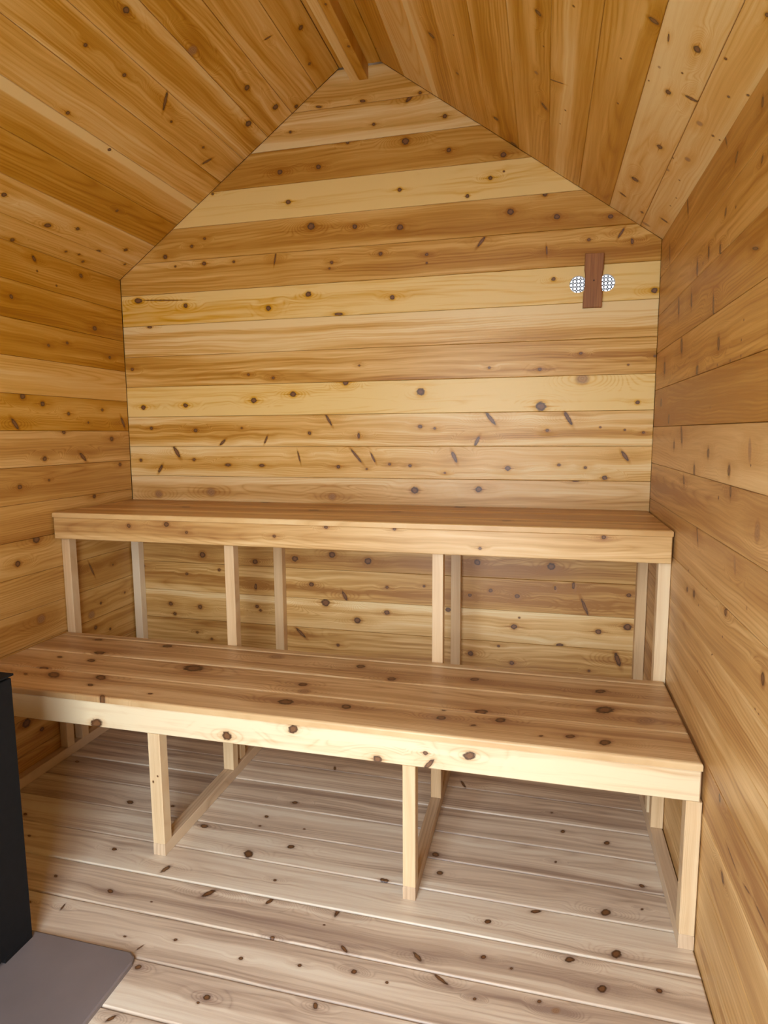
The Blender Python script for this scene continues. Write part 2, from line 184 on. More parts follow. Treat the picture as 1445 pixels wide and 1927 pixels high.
def cedar_group():
    g = bpy.data.node_groups.new('cedar_grain', 'ShaderNodeTree')
    I = g.interface
    def inp(n, t, d=None):
        s = I.new_socket(n, in_out='INPUT', socket_type=t)
        if d is not None: s.default_value = d
    inp('Position', 'NodeSocketVector'); inp('Seed', 'NodeSocketVector')
    for n, d in (('Tone', .5), ('Contrast', .5), ('EdgeTop', 0.), ('EdgeBot', 0.), ('HalfWidth', .066),
                 ('Knot', 20.), ('Pale', 20.), ('Halo', 20.), ('Tail', 20.), ('Rings', 90.), ('Heart', 0.), ('Grey', 0.)):
        inp(n, 'NodeSocketFloat', d)
    I.new_socket('Color', in_out='OUTPUT', socket_type='NodeSocketColor')
    I.new_socket('Roughness', in_out='OUTPUT', socket_type='NodeSocketFloat')
    I.new_socket('Height', in_out='OUTPUT', socket_type='NodeSocketFloat')
    N = g.nodes; L = g.links
    gi = N.new('NodeGroupInput'); go = N.new('NodeGroupOutput')
    def setin(s, v):
        if hasattr(v, 'is_linked') or isinstance(v, bpy.types.NodeSocket): L.new(v, s)
        else: s.default_value = v
    def M(op, a, b=None, c=None, clamp=False):
        n = N.new('ShaderNodeMath'); n.operation = op; n.use_clamp = clamp
        setin(n.inputs[0], a)
        if b is not None: setin(n.inputs[1], b)
        if c is not None: setin(n.inputs[2], c)
        return n.outputs[0]
    def V(op, a, b):
        n = N.new('ShaderNodeVectorMath'); n.operation = op
        setin(n.inputs[0], a); setin(n.inputs[1], b); return n.outputs[0]
    def noise(vec, scale, detail=3., rough=.55, dist=0.):
        v = V('MULTIPLY', vec, scale)
        n = N.new('ShaderNodeTexNoise'); n.inputs['Scale'].default_value = 1.
        n.inputs['Detail'].default_value = detail; n.inputs['Roughness'].default_value = rough
        n.inputs['Distortion'].default_value = dist
        L.new(v, n.inputs['Vector']); return n.outputs['Fac']
    def smooth(v, a, b, lo=0., hi=1.):
        n = N.new('ShaderNodeMapRange'); n.interpolation_type = 'SMOOTHSTEP'
        setin(n.inputs['Value'], v); setin(n.inputs['From Min'], a); setin(n.inputs['From Max'], b)
        n.inputs['To Min'].default_value = lo; n.inputs['To Max'].default_value = hi
        return n.outputs[0]
    def comb(x, y, z):
        n = N.new('ShaderNodeCombineXYZ')
        for i, q in enumerate((x, y, z)): setin(n.inputs[i], q)
        return n.outputs[0]
    P = gi.outputs['Position']; q = V('ADD', P, gi.outputs['Seed'])
    s = N.new('ShaderNodeSeparateXYZ'); L.new(P, s.inputs[0]); px, py = s.outputs[0], s.outputs[1]
    s2 = N.new('ShaderNodeSeparateXYZ'); L.new(q, s2.inputs[0]); qx, qz = s2.outputs[0], s2.outputs[2]
    warp = M('MULTIPLY', M('SUBTRACT', noise(q, (1.7, 7., 3.), 2., .5), .5), .045)
    warp2 = M('MULTIPLY', M('SUBTRACT', noise(q, (7., 22., 5.), 2., .5), .5), .008)
    vw = M('ADD', M('ADD', py, warp), warp2)
    # growth rings: distance from a heart line, so cathedral arches where the heart runs in the face
    cx = M('MULTIPLY', M('SUBTRACT', M('FRACT', M('MULTIPLY', gi.outputs['Tone'], 37.7)), .5), .10)
    gx = M('MULTIPLY', px, .055)
    dist = M('SQRT', M('ADD', M('POWER', M('ADD', gx, cx), 2.), M('POWER', M('SUBTRACT', vw, gi.outputs['Heart']), 2.)))
    G = M('MULTIPLY', dist, gi.outputs['Rings'])
    hm = smooth(gi.outputs['Halo'], 1.0, 4.2, 1., 0.)
    G2 = M('ADD', M('MULTIPLY', G, M('SUBTRACT', 1., hm)), M('MULTIPLY', M('MULTIPLY', gi.outputs['Halo'], 1.7), hm))
    ring = M('POWER', M('PINGPONG', G2, .5), 2.5)
    ring = M('MULTIPLY', ring, 5.6)
    ringmask = smooth(noise(q, (1.3, 14., 3.), 2.), .42, .62, .15, 1.)
    ring = M('MULTIPLY', ring, ringmask)
    # heartwood / sapwood bands following the grain
    vg = M('ADD', vw, M('MULTIPLY', hm, M('MULTIPLY', gi.outputs['Halo'], .004)))
    band = noise(comb(M('MULTIPLY', qx, .55), M('ADD', M('MULTIPLY', vg, 17.), M('MULTIPLY', qz, 3.)), qz), (1., 1., 1.), 3., .6)
    streak = noise(comb(M('MULTIPLY', qx, 1.6), M('MULTIPLY', vg, 75.), qz), (1., 1., 1.), 3., .6)
    fibre = noise(comb(M('MULTIPLY', qx, 9.), M('MULTIPLY', vw, 620.), qz), (1., 1., 1.), 2., .6)
    blotch = noise(q, (2.2, 5., 2.), 2., .5)
    t = M('ADD', gi.outputs['Tone'], M('MULTIPLY', M('SUBTRACT', band, .5), M('MULTIPLY', gi.outputs['Contrast'], 2.9)))
    t = M('ADD', t, M('MULTIPLY', M('SUBTRACT', streak, .5), M('MULTIPLY', gi.outputs['Contrast'], 1.5)))
    t = M('ADD', t, M('MULTIPLY', M('SUBTRACT', blotch, .5), .35))
    t = M('ADD', t, M('MULTIPLY', M('SUBTRACT', fibre, .5), .22))
    t = M('ADD', t, M('MULTIPLY', ring, .25))
    vn = M('DIVIDE', M('ADD', py, M('MULTIPLY', warp, .55)), gi.outputs['HalfWidth'])
    t = M('SUBTRACT', t, M('MULTIPLY', smooth(vn, .45, .68), gi.outputs['EdgeTop']))
    t = M('SUBTRACT', t, M('MULTIPLY', smooth(M('MULTIPLY', vn, -1.), .45, .68), gi.outputs['EdgeBot']))
    t = M('ADD', t, smooth(gi.outputs['Knot'], .9, 2.0, .30, 0.))
    t = M('ADD', t, smooth(gi.outputs['Pale'], .9, 1.6, .20, 0.))
    t = M('ADD', t, smooth(gi.outputs['Halo'], 1.0, 3.4, .13, 0.))
    t = M('ADD', t, smooth(gi.outputs['Tail'], .2, 1.1, .55, 0.))
    r = N.new('ShaderNodeValToRGB'); cr = r.color_ramp
    cols = [(0., (.86, .685, .385)), (.35, (.735, .492, .215)), (.65, (.565, .330, .112)), (1., (.37, .175, .05))]
    cr.elements[0].position = 0; cr.elements[0].color = cols[0][1] + (1,)
    cr.elements[1].position = 1; cr.elements[1].color = cols[-1][1] + (1,)
    for p_, c_ in cols[1:-1]:
        e = cr.elements.new(p_); e.color = c_ + (1,)
    L.new(t, r.inputs[0]); col = r.outputs[0]
    # unfinished timber is greyer; negative enriches it, on upper planks as painted orange bounce light
    hs = N.new('ShaderNodeHueSaturation'); L.new(col, hs.inputs['Color'])
    L.new(M('SUBTRACT', 1., gi.outputs['Grey']), hs.inputs['Saturation'])
    hs.inputs['Fac'].default_value = 1.; col = hs.outputs[0]
    def mix(f, a, b):
        n = N.new('ShaderNodeMix'); n.data_type = 'RGBA'
        setin(n.inputs['Factor'], f); setin(n.inputs['A'], a); setin(n.inputs['B'], b); return n.outputs['Result']
    kn = M('ADD', gi.outputs['Knot'], M('MULTIPLY', M('SUBTRACT', noise(q, (95., 130., 9.), 3.), .5), .8))
    kring = M('PINGPONG', M('MULTIPLY', kn, 3.), .5)
    kc = mix(smooth(kn, .35, .90), (.22, .100, .038, 1), (.045, .018, .007, 1))
    kc = mix(M('MULTIPLY', kring, .6), kc, (.12, .052, .02, 1))
    col = mix(smooth(kn, .76, 1.14, 1., 0.), col, kc)
    pn = M('ADD', gi.outputs['Pale'], M('MULTIPLY', M('SUBTRACT', noise(q, (60., 60., 9.), 2.), .5), .5))
    pc = mix(M('MULTIPLY', M('PINGPONG', M('MULTIPLY', pn, 2.6), .5), 2.), (.42, .235, .11, 1), (.235, .125, .058, 1))
    col = mix(smooth(pn, .6, 1.25, .75, 0.), col, pc)
    L.new(col, go.inputs['Color'])
    rg = M('ADD', M('MULTIPLY', fibre, .12), 0.34)
    L.new(rg, go.inputs['Roughness'])
    hgt = M('ADD', M('MULTIPLY', fibre, .25), M('MULTIPLY', ring, -.25))
    hgt = M('ADD', hgt, M('MULTIPLY', smooth(gi.outputs['Knot'], .9, 2.4), .8))
    hgt = M('ADD', hgt, M('MULTIPLY', noise(q, (4., 14., 4.), 2.), 2.5))
    L.new(hgt, go.inputs['Height'])
    return g
CEDAR = cedar_group()
_pal = {}

def cedar(tone, contrast=.5, top=0., bot=0., hw=.066, knots=(), rings=None, heart=None, grey=0., seed=None):
    m, n, b = new_mat('cedar_plank')
    t = n.nodes.new('ShaderNodeTexCoord'); g = n.nodes.new('ShaderNodeGroup'); g.node_tree = CEDAR
    P = t.outputs['Object']
    n.links.new(P, g.inputs['Position'])
    rr = random.Random(seed if seed is not None else random.random())
    g.inputs['Seed'].default_value = (rr.uniform(-40, 40), rr.uniform(-40, 40), rr.uniform(-40, 40))
    for k, v in (('Tone', tone), ('Contrast', contrast), ('EdgeTop', top), ('EdgeBot', bot), ('HalfWidth', hw),
                 ('Rings', rings if rings else rr.uniform(70, 130)),
                 ('Heart', heart if heart is not None else rr.choice([-.09, -.03, .02, .08, .05, .12])), ('Grey', grey)):
        g.inputs[k].default_value = v
    def vec(op, a, bv):
        x = n.nodes.new('ShaderNodeVectorMath'); x.operation = op; n.links.new(a, x.inputs[0])
        if bv is not None: x.inputs[1].default_value = bv
        return x.outputs['Value'] if op == 'LENGTH' else x.outputs['Vector']
    def mn(a, c):
        if a is None: return c
        x = n.nodes.new('ShaderNodeMath'); x.operation = 'MINIMUM'
        n.links.new(a, x.inputs[0]); n.links.new(c, x.inputs[1]); return x.outputs[0]
    dark = pale = halo = tail = None
    for (u, v, ra, rb, ang, isp) in knots:
        mp = n.nodes.new('ShaderNodeMapping'); mp.vector_type = 'TEXTURE'
        n.links.new(P, mp.inputs['Vector'])
        mp.inputs['Location'].default_value = (u, v, 0); mp.inputs['Rotation'].default_value = (0, 0, ang)
        mp.inputs['Scale'].default_value = (ra, rb, 10.)
        d = vec('LENGTH', mp.outputs[0], None)
        if isp: pale = mn(pale, d)
        else: dark = mn(dark, d)
        if max(ra, rb) > .0045:
            rad = (ra * rb) ** .5
            sub = vec('SUBTRACT', P, (u, v, 0)); sc = vec('MULTIPLY', sub, (.42 / rad, 1.0 / rad, 0))
            halo = mn(halo, vec('LENGTH', sc, None))
            if not isp and abs(ang) < .35 and ra < rb * 1.6 and rr.random() < .7:
                st_ = vec('MULTIPLY', sub, (1 / (ra * rr.uniform(2.6, 5.)), 1 / (rb * .30), 0)); tail = mn(tail, vec('LENGTH', st_, None))
    if dark: n.links.new(dark, g.inputs['Knot'])
    if pale: n.links.new(pale, g.inputs['Pale'])
    if halo: n.links.new(halo, g.inputs['Halo'])
    if tail: n.links.new(tail, g.inputs['Tail'])
    n.links.new(g.outputs['Color'], b.inputs['Base Color']); n.links.new(g.outputs['Roughness'], b.inputs['Roughness'])
    bp = n.nodes.new('ShaderNodeBump'); bp.inputs['Strength'].default_value = .35; bp.inputs['Distance'].default_value = .0012
    n.links.new(g.outputs['Height'], bp.inputs['Height']); n.links.new(bp.outputs[0], b.inputs['Normal'])
    b.inputs['Specular IOR Level'].default_value = .5
    return m

def plain(name, col, rough=.6, metal=0., noise_amt=.12, scale=30.):
    m, n, b = new_mat(name)
    t = n.nodes.new('ShaderNodeTexCoord'); x = n.nodes.new('ShaderNodeTexNoise'); x.inputs['Scale'].default_value = scale
    x.inputs['Detail'].default_value = 4
    n.links.new(t.outputs['Object'], x.inputs['Vector'])
    r = n.nodes.new('ShaderNodeValToRGB')
    r.color_ramp.elements[0].position = .3; r.color_ramp.elements[1].position = .7
    r.color_ramp.elements[0].color = tuple(c * (1 - noise_amt) for c in col) + (1,)
    r.color_ramp.elements[1].color = tuple(min(1, c * (1 + noise_amt)) for c in col) + (1,)
    n.links.new(x.outputs['Fac'], r.inputs[0]); n.links.new(r.outputs[0], b.inputs['Base Color'])
    b.inputs['Roughness'].default_value = rough; b.inputs['Metallic'].default_value = metal
    return m

# ------------------------------------------------------------------ mesh helpers
def link(name, me, mat, parent=None, mw=None):
    o = bpy.data.objects.new(name, me); COL.objects.link(o)
    if mat and not me.materials: me.materials.append(mat)
    if parent: o.parent = parent
    if mw is not None: o.matrix_world = mw if parent is None else mw
    return o

def tag(o, label=None, cat=None, group=None, kind=None):
    if label: o['label'] = label
    if cat: o['category'] = cat
    if group: o['group'] = group
    if kind: o['kind'] = kind
    return o

def empty(name, loc=(0, 0, 0)):
    o = bpy.data.objects.new(name, None); COL.objects.link(o); o.location = loc; o.empty_display_size = .1
    return o

def inset(poly, d):
    """inset a convex CCW polygon by d"""
    n = len(poly); out = []
    for i in range(n):
        p0, p1, p2 = Vector(poly[i - 1]), Vector(poly[i]), Vector(poly[(i + 1) % n])
        e1 = (p1 - p0).normalized(); e2 = (p2 - p1).normalized()
        n1 = Vector((-e1.y, e1.x)); n2 = Vector((-e2.y, e2.x))
        k = (n1 + n2); k = k / max(1e-6, k.dot(n1))
        out.append(p1 + k * d)
    return out

def prism_mesh(name, poly, thick, profile):
    """poly: CCW 2D outline; profile: list of (inset, depth) from the face down; extruded to -thick"""
    bm = bmesh.new(); rings = []
    for ins, dep in list(profile) + [(0, thick)]:
        pts = inset(poly, ins) if ins else [Vector(p) for p in poly]
        rings.append([bm.verts.new((p.x, p.y, -dep)) for p in pts])
    bm.faces.new(rings[0])
    for a, b in zip(rings, rings[1:]):
        for i in range(len(a)):
            j = (i + 1) % len(a)
            bm.faces.new((a[i], b[i], b[j], a[j]))
    bm.faces.new(list(reversed(rings[-1])))
    bmesh.ops.recalc_face_normals(bm, faces=bm.faces)
    me = bpy.data.meshes.new(name); bm.to_mesh(me); bm.free()
    return me

V_EDGE = [(.0016, 0), (0, .0016)]                                   # small V of tongue-and-groove lining
FLOOR_EDGE = [(.0050, 0), (.0030, .0008), (.0006, .0038), (0, .0065)]
ROUND = [(.0062, 0), (.0028, .0011), (.0008, .0030), (0, .0065)]      # eased edge of bench timber

def frame(O, ex, ey):
    ex = Vector(ex).normalized(); ey = Vector(ey).normalized(); ez = ex.cross(ey)
    return Vector(O), ex, ey, ez

def plank(surf, poly, parent, tone, contrast=.5, top=0., bot=0., thick=T, prof=V_EDGE, knots='', name='plank',
          lift=0., grey=0., lbl=None, rings=None, heart=None, knots_extra=()):
    """poly in surface coordinates (a along the plank, b across it)"""
    O, ex, ey, ez = surf
    a0 = min(p[0] for p in poly); a1 = max(p[0] for p in poly)
    b0 = min(p[1] for p in poly); b1 = max(p[1] for p in poly)
    ca, cb = (a0 + a1) / 2, (b0 + b1) / 2
    me = prism_mesh(name, [(p[0] - ca, p[1] - cb) for p in poly], thick, prof)
    ks = []
    for (a, b, ra, rb, ang, pale) in list(KNOTS.get(knots, ())) + list(knots_extra):
        if b0 - .35 * rb <= b <= b1 + .35 * rb and a0 - ra < a < a1 + ra:
            # a knot that straddles a seam belongs to the plank holding its centre
            if b0 <= b <= b1: ks.append((a - ca, b - cb, max(ra * .95, .0027), max(rb * .92, .0021), ang, pale))
    me.materials.append(cedar(tone, contrast, top, bot, (b1 - b0) / 2, ks, grey=grey, rings=rings, heart=heart))
    P0 = O + ex * ca + ey * cb + ez * lift
    o = bpy.data.objects.new(name, me); COL.objects.link(o)
    mw = Matrix(((ex.x, ey.x, ez.x, P0.x), (ex.y, ey.y, ez.y, P0.y), (ex.z, ey.z, ez.z, P0.z), (0, 0, 0, 1)))
    o.matrix_world = mw
    if parent:
        o.parent = parent; o.matrix_parent_inverse = parent_inv(parent)
    if lbl: o['label'] = lbl
    return o

def parent_inv(p):
    return Matrix.Translation(p.location).inverted()

def clip(poly, nx, ny, c):
    """keep the part of a polygon where nx*x + ny*y <= c"""
    out = []
    for i in range(len(poly)):
        p, q = poly[i], poly[(i + 1) % len(poly)]
        dp, dq = nx * p[0] + ny * p[1] - c, nx * q[0] + ny * q[1] - c
        if dp <= 0: out.append(p)
        if dp * dq < 0:
            t = dp / (dp - dq); out.append((p[0] + t * (q[0] - p[0]), p[1] + t * (q[1] - p[1])))
    # drop repeated points
    r = []
    for p in out:
        if not r or (abs(p[0] - r[-1][0]) + abs(p[1] - r[-1][1])) > 1e-4: r.append(p)
    if len(r) > 1 and abs(r[0][0] - r[-1][0]) + abs(r[0][1] - r[-1][1]) < 1e-4: r.pop()
    return r

def box_mesh(name, boxes, bevel=0.):
    bm = bmesh.new()
    for (x0, x1, y0, y1, z0, z1) in boxes:
        r = bmesh.ops.create_cube(bm, size=1)
        bmesh.ops.scale(bm, vec=(x1 - x0, y1 - y0, z1 - z0), verts=r['verts'])
        bmesh.ops.translate(bm, vec=((x0 + x1) / 2, (y0 + y1) / 2, (z0 + z1) / 2), verts=r['verts'])
    if bevel:
        bmesh.ops.bevel(bm, geom=bm.edges[:], offset=bevel, segments=2, affect='EDGES', profile=.5)
    me = bpy.data.meshes.new(name); bm.to_mesh(me); bm.free()
    return me

def drill(o, holes, r, y0, y1):
    """bore round holes along y through an object"""
    bm = bmesh.new()
    for (x, z) in holes:
        res = bmesh.ops.create_cone(bm, cap_ends=True, segments=40, radius1=r, radius2=r, depth=y1 - y0)
        bmesh.ops.rotate(bm, verts=res['verts'], cent=(0, 0, 0), matrix=Matrix.Rotation(math.pi / 2, 3, 'X'))
        bmesh.ops.translate(bm, verts=res['verts'], vec=(x, (y0 + y1) / 2, z))
    me = bpy.data.meshes.new('bore'); bm.to_mesh(me); bm.free()
    c = bpy.data.objects.new('bore', me); COL.objects.link(c)
    md = o.modifiers.new('bore', 'BOOLEAN'); md.operation = 'DIFFERENCE'; md.object = c; md.solver = 'EXACT'
    bpy.context.view_layer.update()
    ev = o.evaluated_get(bpy.context.evaluated_depsgraph_get())
    nm = bpy.data.meshes.new_from_object(ev)
    o.modifiers.clear(); o.data = nm
    bpy.data.objects.remove(c); bpy.data.meshes.remove(me)

# ------------------------------------------------------------------ the room shell
m = (ZR - H) / (W / 2)
c_ = 1 / math.sqrt(1 + m * m); s_ = m * c_
RIDGE_HALF = .085                       # half width of the flat board at the ridge
XL_R, XR_R = W / 2 - RIDGE_HALF, W / 2 + RIDGE_HALF
Z_FLAT = H + m * XL_R
PITCH = .1334
HOLES = [(1.9605, 1.826), (2.0605, 1.8255)]
HOLE_R = .0312
backing = plain('sheathing_boards', (.26, .16, .075), .8)

def prism_xz(name, poly, y0, y1):
    bm = bmesh.new()
    a = [bm.verts.new((x, y0, z)) for x, z in poly]; b = [bm.verts.new((x, y1, z)) for x, z in poly]
    bm.faces.new(a); bm.faces.new(list(reversed(b)))
    for i in range(len(poly)):
        j = (i + 1) % len(poly); bm.faces.new((a[i], b[i], b[j], a[j]))
    bmesh.ops.recalc_face_normals(bm, faces=bm.faces)
    me = bpy.data.meshes.new(name); bm.to_mesh(me); bm.free(); return me

E = .06
gable = [(-E, -.06), (W + E, -.06), (W + E, H + .02), (W / 2, ZR + .06), (-E, H + .02)]
wall_back = tag(link('wall_back', prism_xz('wall_back', gable, T + .0005, T + .03), backing), kind='structure')
drill(wall_back, HOLES, .046, -.1, .2)
wall_left = tag(link('wall_left', box_mesh('wall_left', [(-T - .03, -T - .0005, -D - .0, T, -.06, H + .01)]), backing), kind='structure')
wall_right = tag(link('wall_right', box_mesh('wall_right', [(W + T + .0005, W + T + .03, -D - .0, T, -.06, H + .01)]), backing), kind='structure')
floor = tag(link('floor', box_mesh('floor', [(-T, W + T, -D - .01, T, -T - .03 - .012, -T - .0125)]), backing), kind='structure')

SURF = {
    'BW': frame((0, 0, 0), (1, 0, 0), (0, 0, 1)),
    'LW': frame((0, 0, 0), (0, 1, 0), (0, 0, 1)),
    'RW': frame((W, 0, 0), (0, -1, 0), (0, 0, 1)),
    'FL': frame((0, 0, 0), (1, 0, 0), (0, 1, 0)),
    'CL': frame((0, 0, H), (0, 1, 0), (c_, 0, s_)),
    'CR': frame((W, 0, H), (0, -1, 0), (-c_, 0, s_)),
}
rnd = random.Random(5)
def jig(): return rnd.uniform(-.0004, .0004)
G = .0005

# back wall: index from the first full seam (z = .9584) ; tone, contrast, pale top edge, pale bottom edge
BACK = {12: (.46, .35, 0, .1), 11: (.40, .5, .10, .30), 10: (.66, .35, 0, 0), 9: (.20, .40, .1, .1), 8: (.64, .35, 0, 0),
        7: (.62, .45, .1, 0), 6: (.20, .45, 0, .05), 5: (.46, .6, .60, .1), 4: (.58, .70, 0, .0), 3: (.14, .35, 0, .1),
        2: (.50, .65, .1, .25), 1: (.42, .50, .1, .1), 0: (.42, .45, .12, 0), -1: (.5, .5, 0, 0), -2: (.50, .5, 0, .1),
        -3: (.52, .6, 0, .2), -4: (.30, .5, .25, .15), -5: (.45, .6, .2, .1), -6: (.5, .5, 0, 0), -7: (.5, .5, 0, 0), -8: (.5, .5, 0, 0)}
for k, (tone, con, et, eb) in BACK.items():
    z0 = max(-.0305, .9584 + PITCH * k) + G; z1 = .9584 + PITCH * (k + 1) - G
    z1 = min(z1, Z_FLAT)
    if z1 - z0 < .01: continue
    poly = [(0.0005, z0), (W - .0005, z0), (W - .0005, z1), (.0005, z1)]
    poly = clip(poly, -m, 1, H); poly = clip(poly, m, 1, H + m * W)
    o = plank(SURF['BW'], poly, wall_back, .43 + (tone - .45) * 1.3 + (.20 if k < -1 else -.06), con * 1.2, et, eb, knots='BW', lift=jig(), grey=(-0.15 - (.16 if tone < .25 else 0)) if k > 0 else -0.15 * .3)  # shade under the upper bench and orange bounce above painted into plank colours
    if k == 6: vent_plank = o

# bore the two vent holes through the plank (plank is built in its own frame)
def drill_local(o, holes, r):
    inv = o.matrix_world.inverted()
    bm = bmesh.new()
    for (x, z) in holes:
        p = inv @ Vector((x, 0, z))
        res = bmesh.ops.create_cone(bm, cap_ends=True, segments=48, radius1=r, radius2=r, depth=.2)
        bmesh.ops.translate(bm, verts=res['verts'], vec=p)
    me = bpy.data.meshes.new('bore'); bm.to_mesh(me); bm.free()
    cobj = bpy.data.objects.new('bore', me); COL.objects.link(cobj); cobj.matrix_world = o.matrix_world.copy()
    md = o.modifiers.new('bore', 'BOOLEAN'); md.operation = 'DIFFERENCE'; md.object = cobj; md.solver = 'EXACT'
    bpy.context.view_layer.update()
    nm = bpy.data.meshes.new_from_object(o.evaluated_get(bpy.context.evaluated_depsgraph_get()))
    o.modifiers.clear(); o.data = nm
    bpy.data.objects.remove(cobj); bpy.data.meshes.remove(me)
bpy.context.view_layer.update()
drill_local(vent_plank, HOLES, HOLE_R)

LEFT = {13: (.55, .4), 12: (.62, .45), 11: (.60, .45), 10: (.20, .35), 9: (.50, .4), 8: (.52, .4), 7: (.60, .45), 6: (.50, .4),
        5: (.48, .45), 4: (.5, .45), 3: (.5, .45), 2: (.5, .5), 1: (.45, .4), 0: (.62, .5), -1: (.55, .4)}
RIGHT = {13: (.56, .5), 12: (.50, .45), 11: (.56, .45), 10: (.58, .45), 9: (.74, .3), 8: (.40, .3), 7: (.56, .6), 6: (.46, .4),
         5: (.44, .5), 4: (.48, .6), 3: (.42, .6), 2: (.5, .6), 1: (.42, .5), 0: (.42, .45), -1: (.45, .5)}
for key, tab, par, sgn in (('LW', LEFT, wall_left, 1), ('RW', RIGHT, wall_right, -1)):
    for k, (tone, con) in tab.items():
        z0 = max(-.0305, .0955 + PITCH * k) + G; z1 = min(H, .0955 + PITCH * (k + 1) - G)
        if z1 - z0 < .01: continue
        a0, a1 = (-D, -.0005) if sgn == 1 else (.0005, D)
        plank(SURF[key], [(a0, z0), (a1, z0), (a1, z1), (a0, z1)], par, tone + (.17 if key == 'RW' else .12), con * .9, rnd.choice((0, 0, .12)), rnd.choice((0, 0, .12)),
              knots=key, lift=jig(), grey=(-.12 if k >= 9 else 0.) - (.08 if key == 'LW' else 0.))  # upper planks more saturated: warm bounce light painted in

FLOORT = {}
for k in range(-11, 11):
    y0 = -1.3326 + .1339 * k; y1 = y0 + .1339
    y0 = max(-D, y0) + G; y1 = min(0, y1) - G
    if y1 - y0 < .01: continue
    tone = {1: .30, 2: .04, 3: .16, 4: .38, 5: .46, 6: .50, 0: .30, -1: .28, -2: .30}.get(k, .54) + 0.12
    plank(SURF['FL'], [(.001, y0), (W - .001, y0), (W - .001, y1), (.001, y1)], floor, tone, .80, .05, .05, thick=T + .012,
          prof=FLOOR_EDGE, knots='FL', lift=jig(), grey=0.45)

# ceiling: two slopes under one roof, planks run front to back
roof = bmesh.new()
for sx in (0, 1):
    pts = []
    for (x, z) in ((-.06, H - .06 * m), (W / 2, ZR)):
        xx = x if sx == 0 else W - x
        nx, nz = (-s_, c_) if sx == 0 else (s_, c_)
        for d in (T + .001, T + .03): pts.append((xx + nx * d, z + nz * d))
    a, b, c, d = pts
    quad = [a, c, d, b]
    va = [roof.verts.new((x, -D - .6, z)) for x, z in quad]; vb = [roof.verts.new((x, T + .05, z)) for x, z in quad]
    roof.faces.new(va); roof.faces.new(list(reversed(vb)))
    for i in range(4):
        j = (i + 1) % 4; roof.faces.new((va[i], vb[i], vb[j], va[j]))
bmesh.ops.recalc_face_normals(roof, faces=roof.faces)
rme = bpy.data.meshes.new('ceiling'); roof.to_mesh(rme); roof.free()
ceiling = tag(link('ceiling', rme, backing), kind='structure')
CL = {-1: (.50, .4), 0: (.44, .5), 1: (.80, .3), 2: (.66, .4, .95), 3: (.50, .5), 4: (.50, .55), 5: (.52, .6), 6: (.62, .6), 7: (.58, .5), 8: (.66, .4)}
CR = {-1: (.30, .35), 0: (.28, .3), 1: (.66, .35), 2: (.54, .5), 3: (.58, .5), 4: (.60, .6), 5: (.62, .5), 6: (.50, .6, .50), 7: (.32, .2, .1), 8: (.66, .3)}
S_END = XL_R / c_
for key, tab in (('CL', CL), ('CR', CR)):
    for j, v in tab.items():
        s0 = max(-.005, .092 + PITCH * j) + G; s1 = min(S_END, .092 + PITCH * (j + 1)) - G
        if s1 - s0 < .01: continue
        a0, a1 = (-D, -.0005) if key == 'CL' else (.0005, D)
        plank(SURF[key], [(a0, s0), (a1, s0), (a1, s1), (a0, s1)], ceiling, v[0] + -0.12, v[1], v[2] if len(v) > 2 else 0, 0,
              knots=key, lift=jig(), grey=-0.2 if not (key == 'CR' and j <= 0) else -0.2 * .9)  # orange bounce light put into the ceiling colour
# flat board closing the ridge
rf = frame((XL_R, 0, Z_FLAT), (0, 1, 0), (1, 0, 0))
plank(rf, [(-D, .001), (-.0005, .001), (-.0005, 2 * RIDGE_HALF - .001), (-D, 2 * RIDGE_HALF - .001)], ceiling, .6, .4, name='ridge_board', grey=-0.2)

# front wall with the open doorway the daylight comes through
fw = [(-E, DOOR_X0, -D - .06, -D - .001, -.06, H), (DOOR_X1, W + E, -D - .06, -D - .001, -.06, H),
      (DOOR_X0, DOOR_X1, -D - .06, -D - .001, DOOR_Z, H + .02)]
bmf = bmesh.new()
for poly in ([(-E, -.06), (DOOR_X0, -.06), (DOOR_X0, DOOR_Z), (-E, DOOR_Z)],
             [(DOOR_X1, -.06), (W + E, -.06), (W + E, DOOR_Z), (DOOR_X1, DOOR_Z)],
             [(-E, DOOR_Z), (W + E, DOOR_Z), (W / 2, ZR + .06)]):
    a = [bmf.verts.new((x, -D - .001, z)) for x, z in poly]; b = [bmf.verts.new((x, -D - .06, z)) for x, z in poly]
    bmf.faces.new(a); bmf.faces.new(list(reversed(b)))
    for i in range(len(poly)):
        j = (i + 1) % len(poly); bmf.faces.new((a[i], b[i], b[j], a[j]))
bmesh.ops.recalc_face_normals(bmf, faces=bmf.faces)
fme = bpy.data.meshes.new('wall_front'); bmf.to_mesh(fme); bmf.free()
tag(link('wall_front', fme, cedar(.5, .4, seed=3)), kind='structure')
ground = plain('pale_gravel', (.52, .50, .47), .9, 0, .15, 3.)
tag(link('ground', box_mesh('ground', [(-12, 14, -18, 8, -.40, -.30)]), ground), kind='structure')

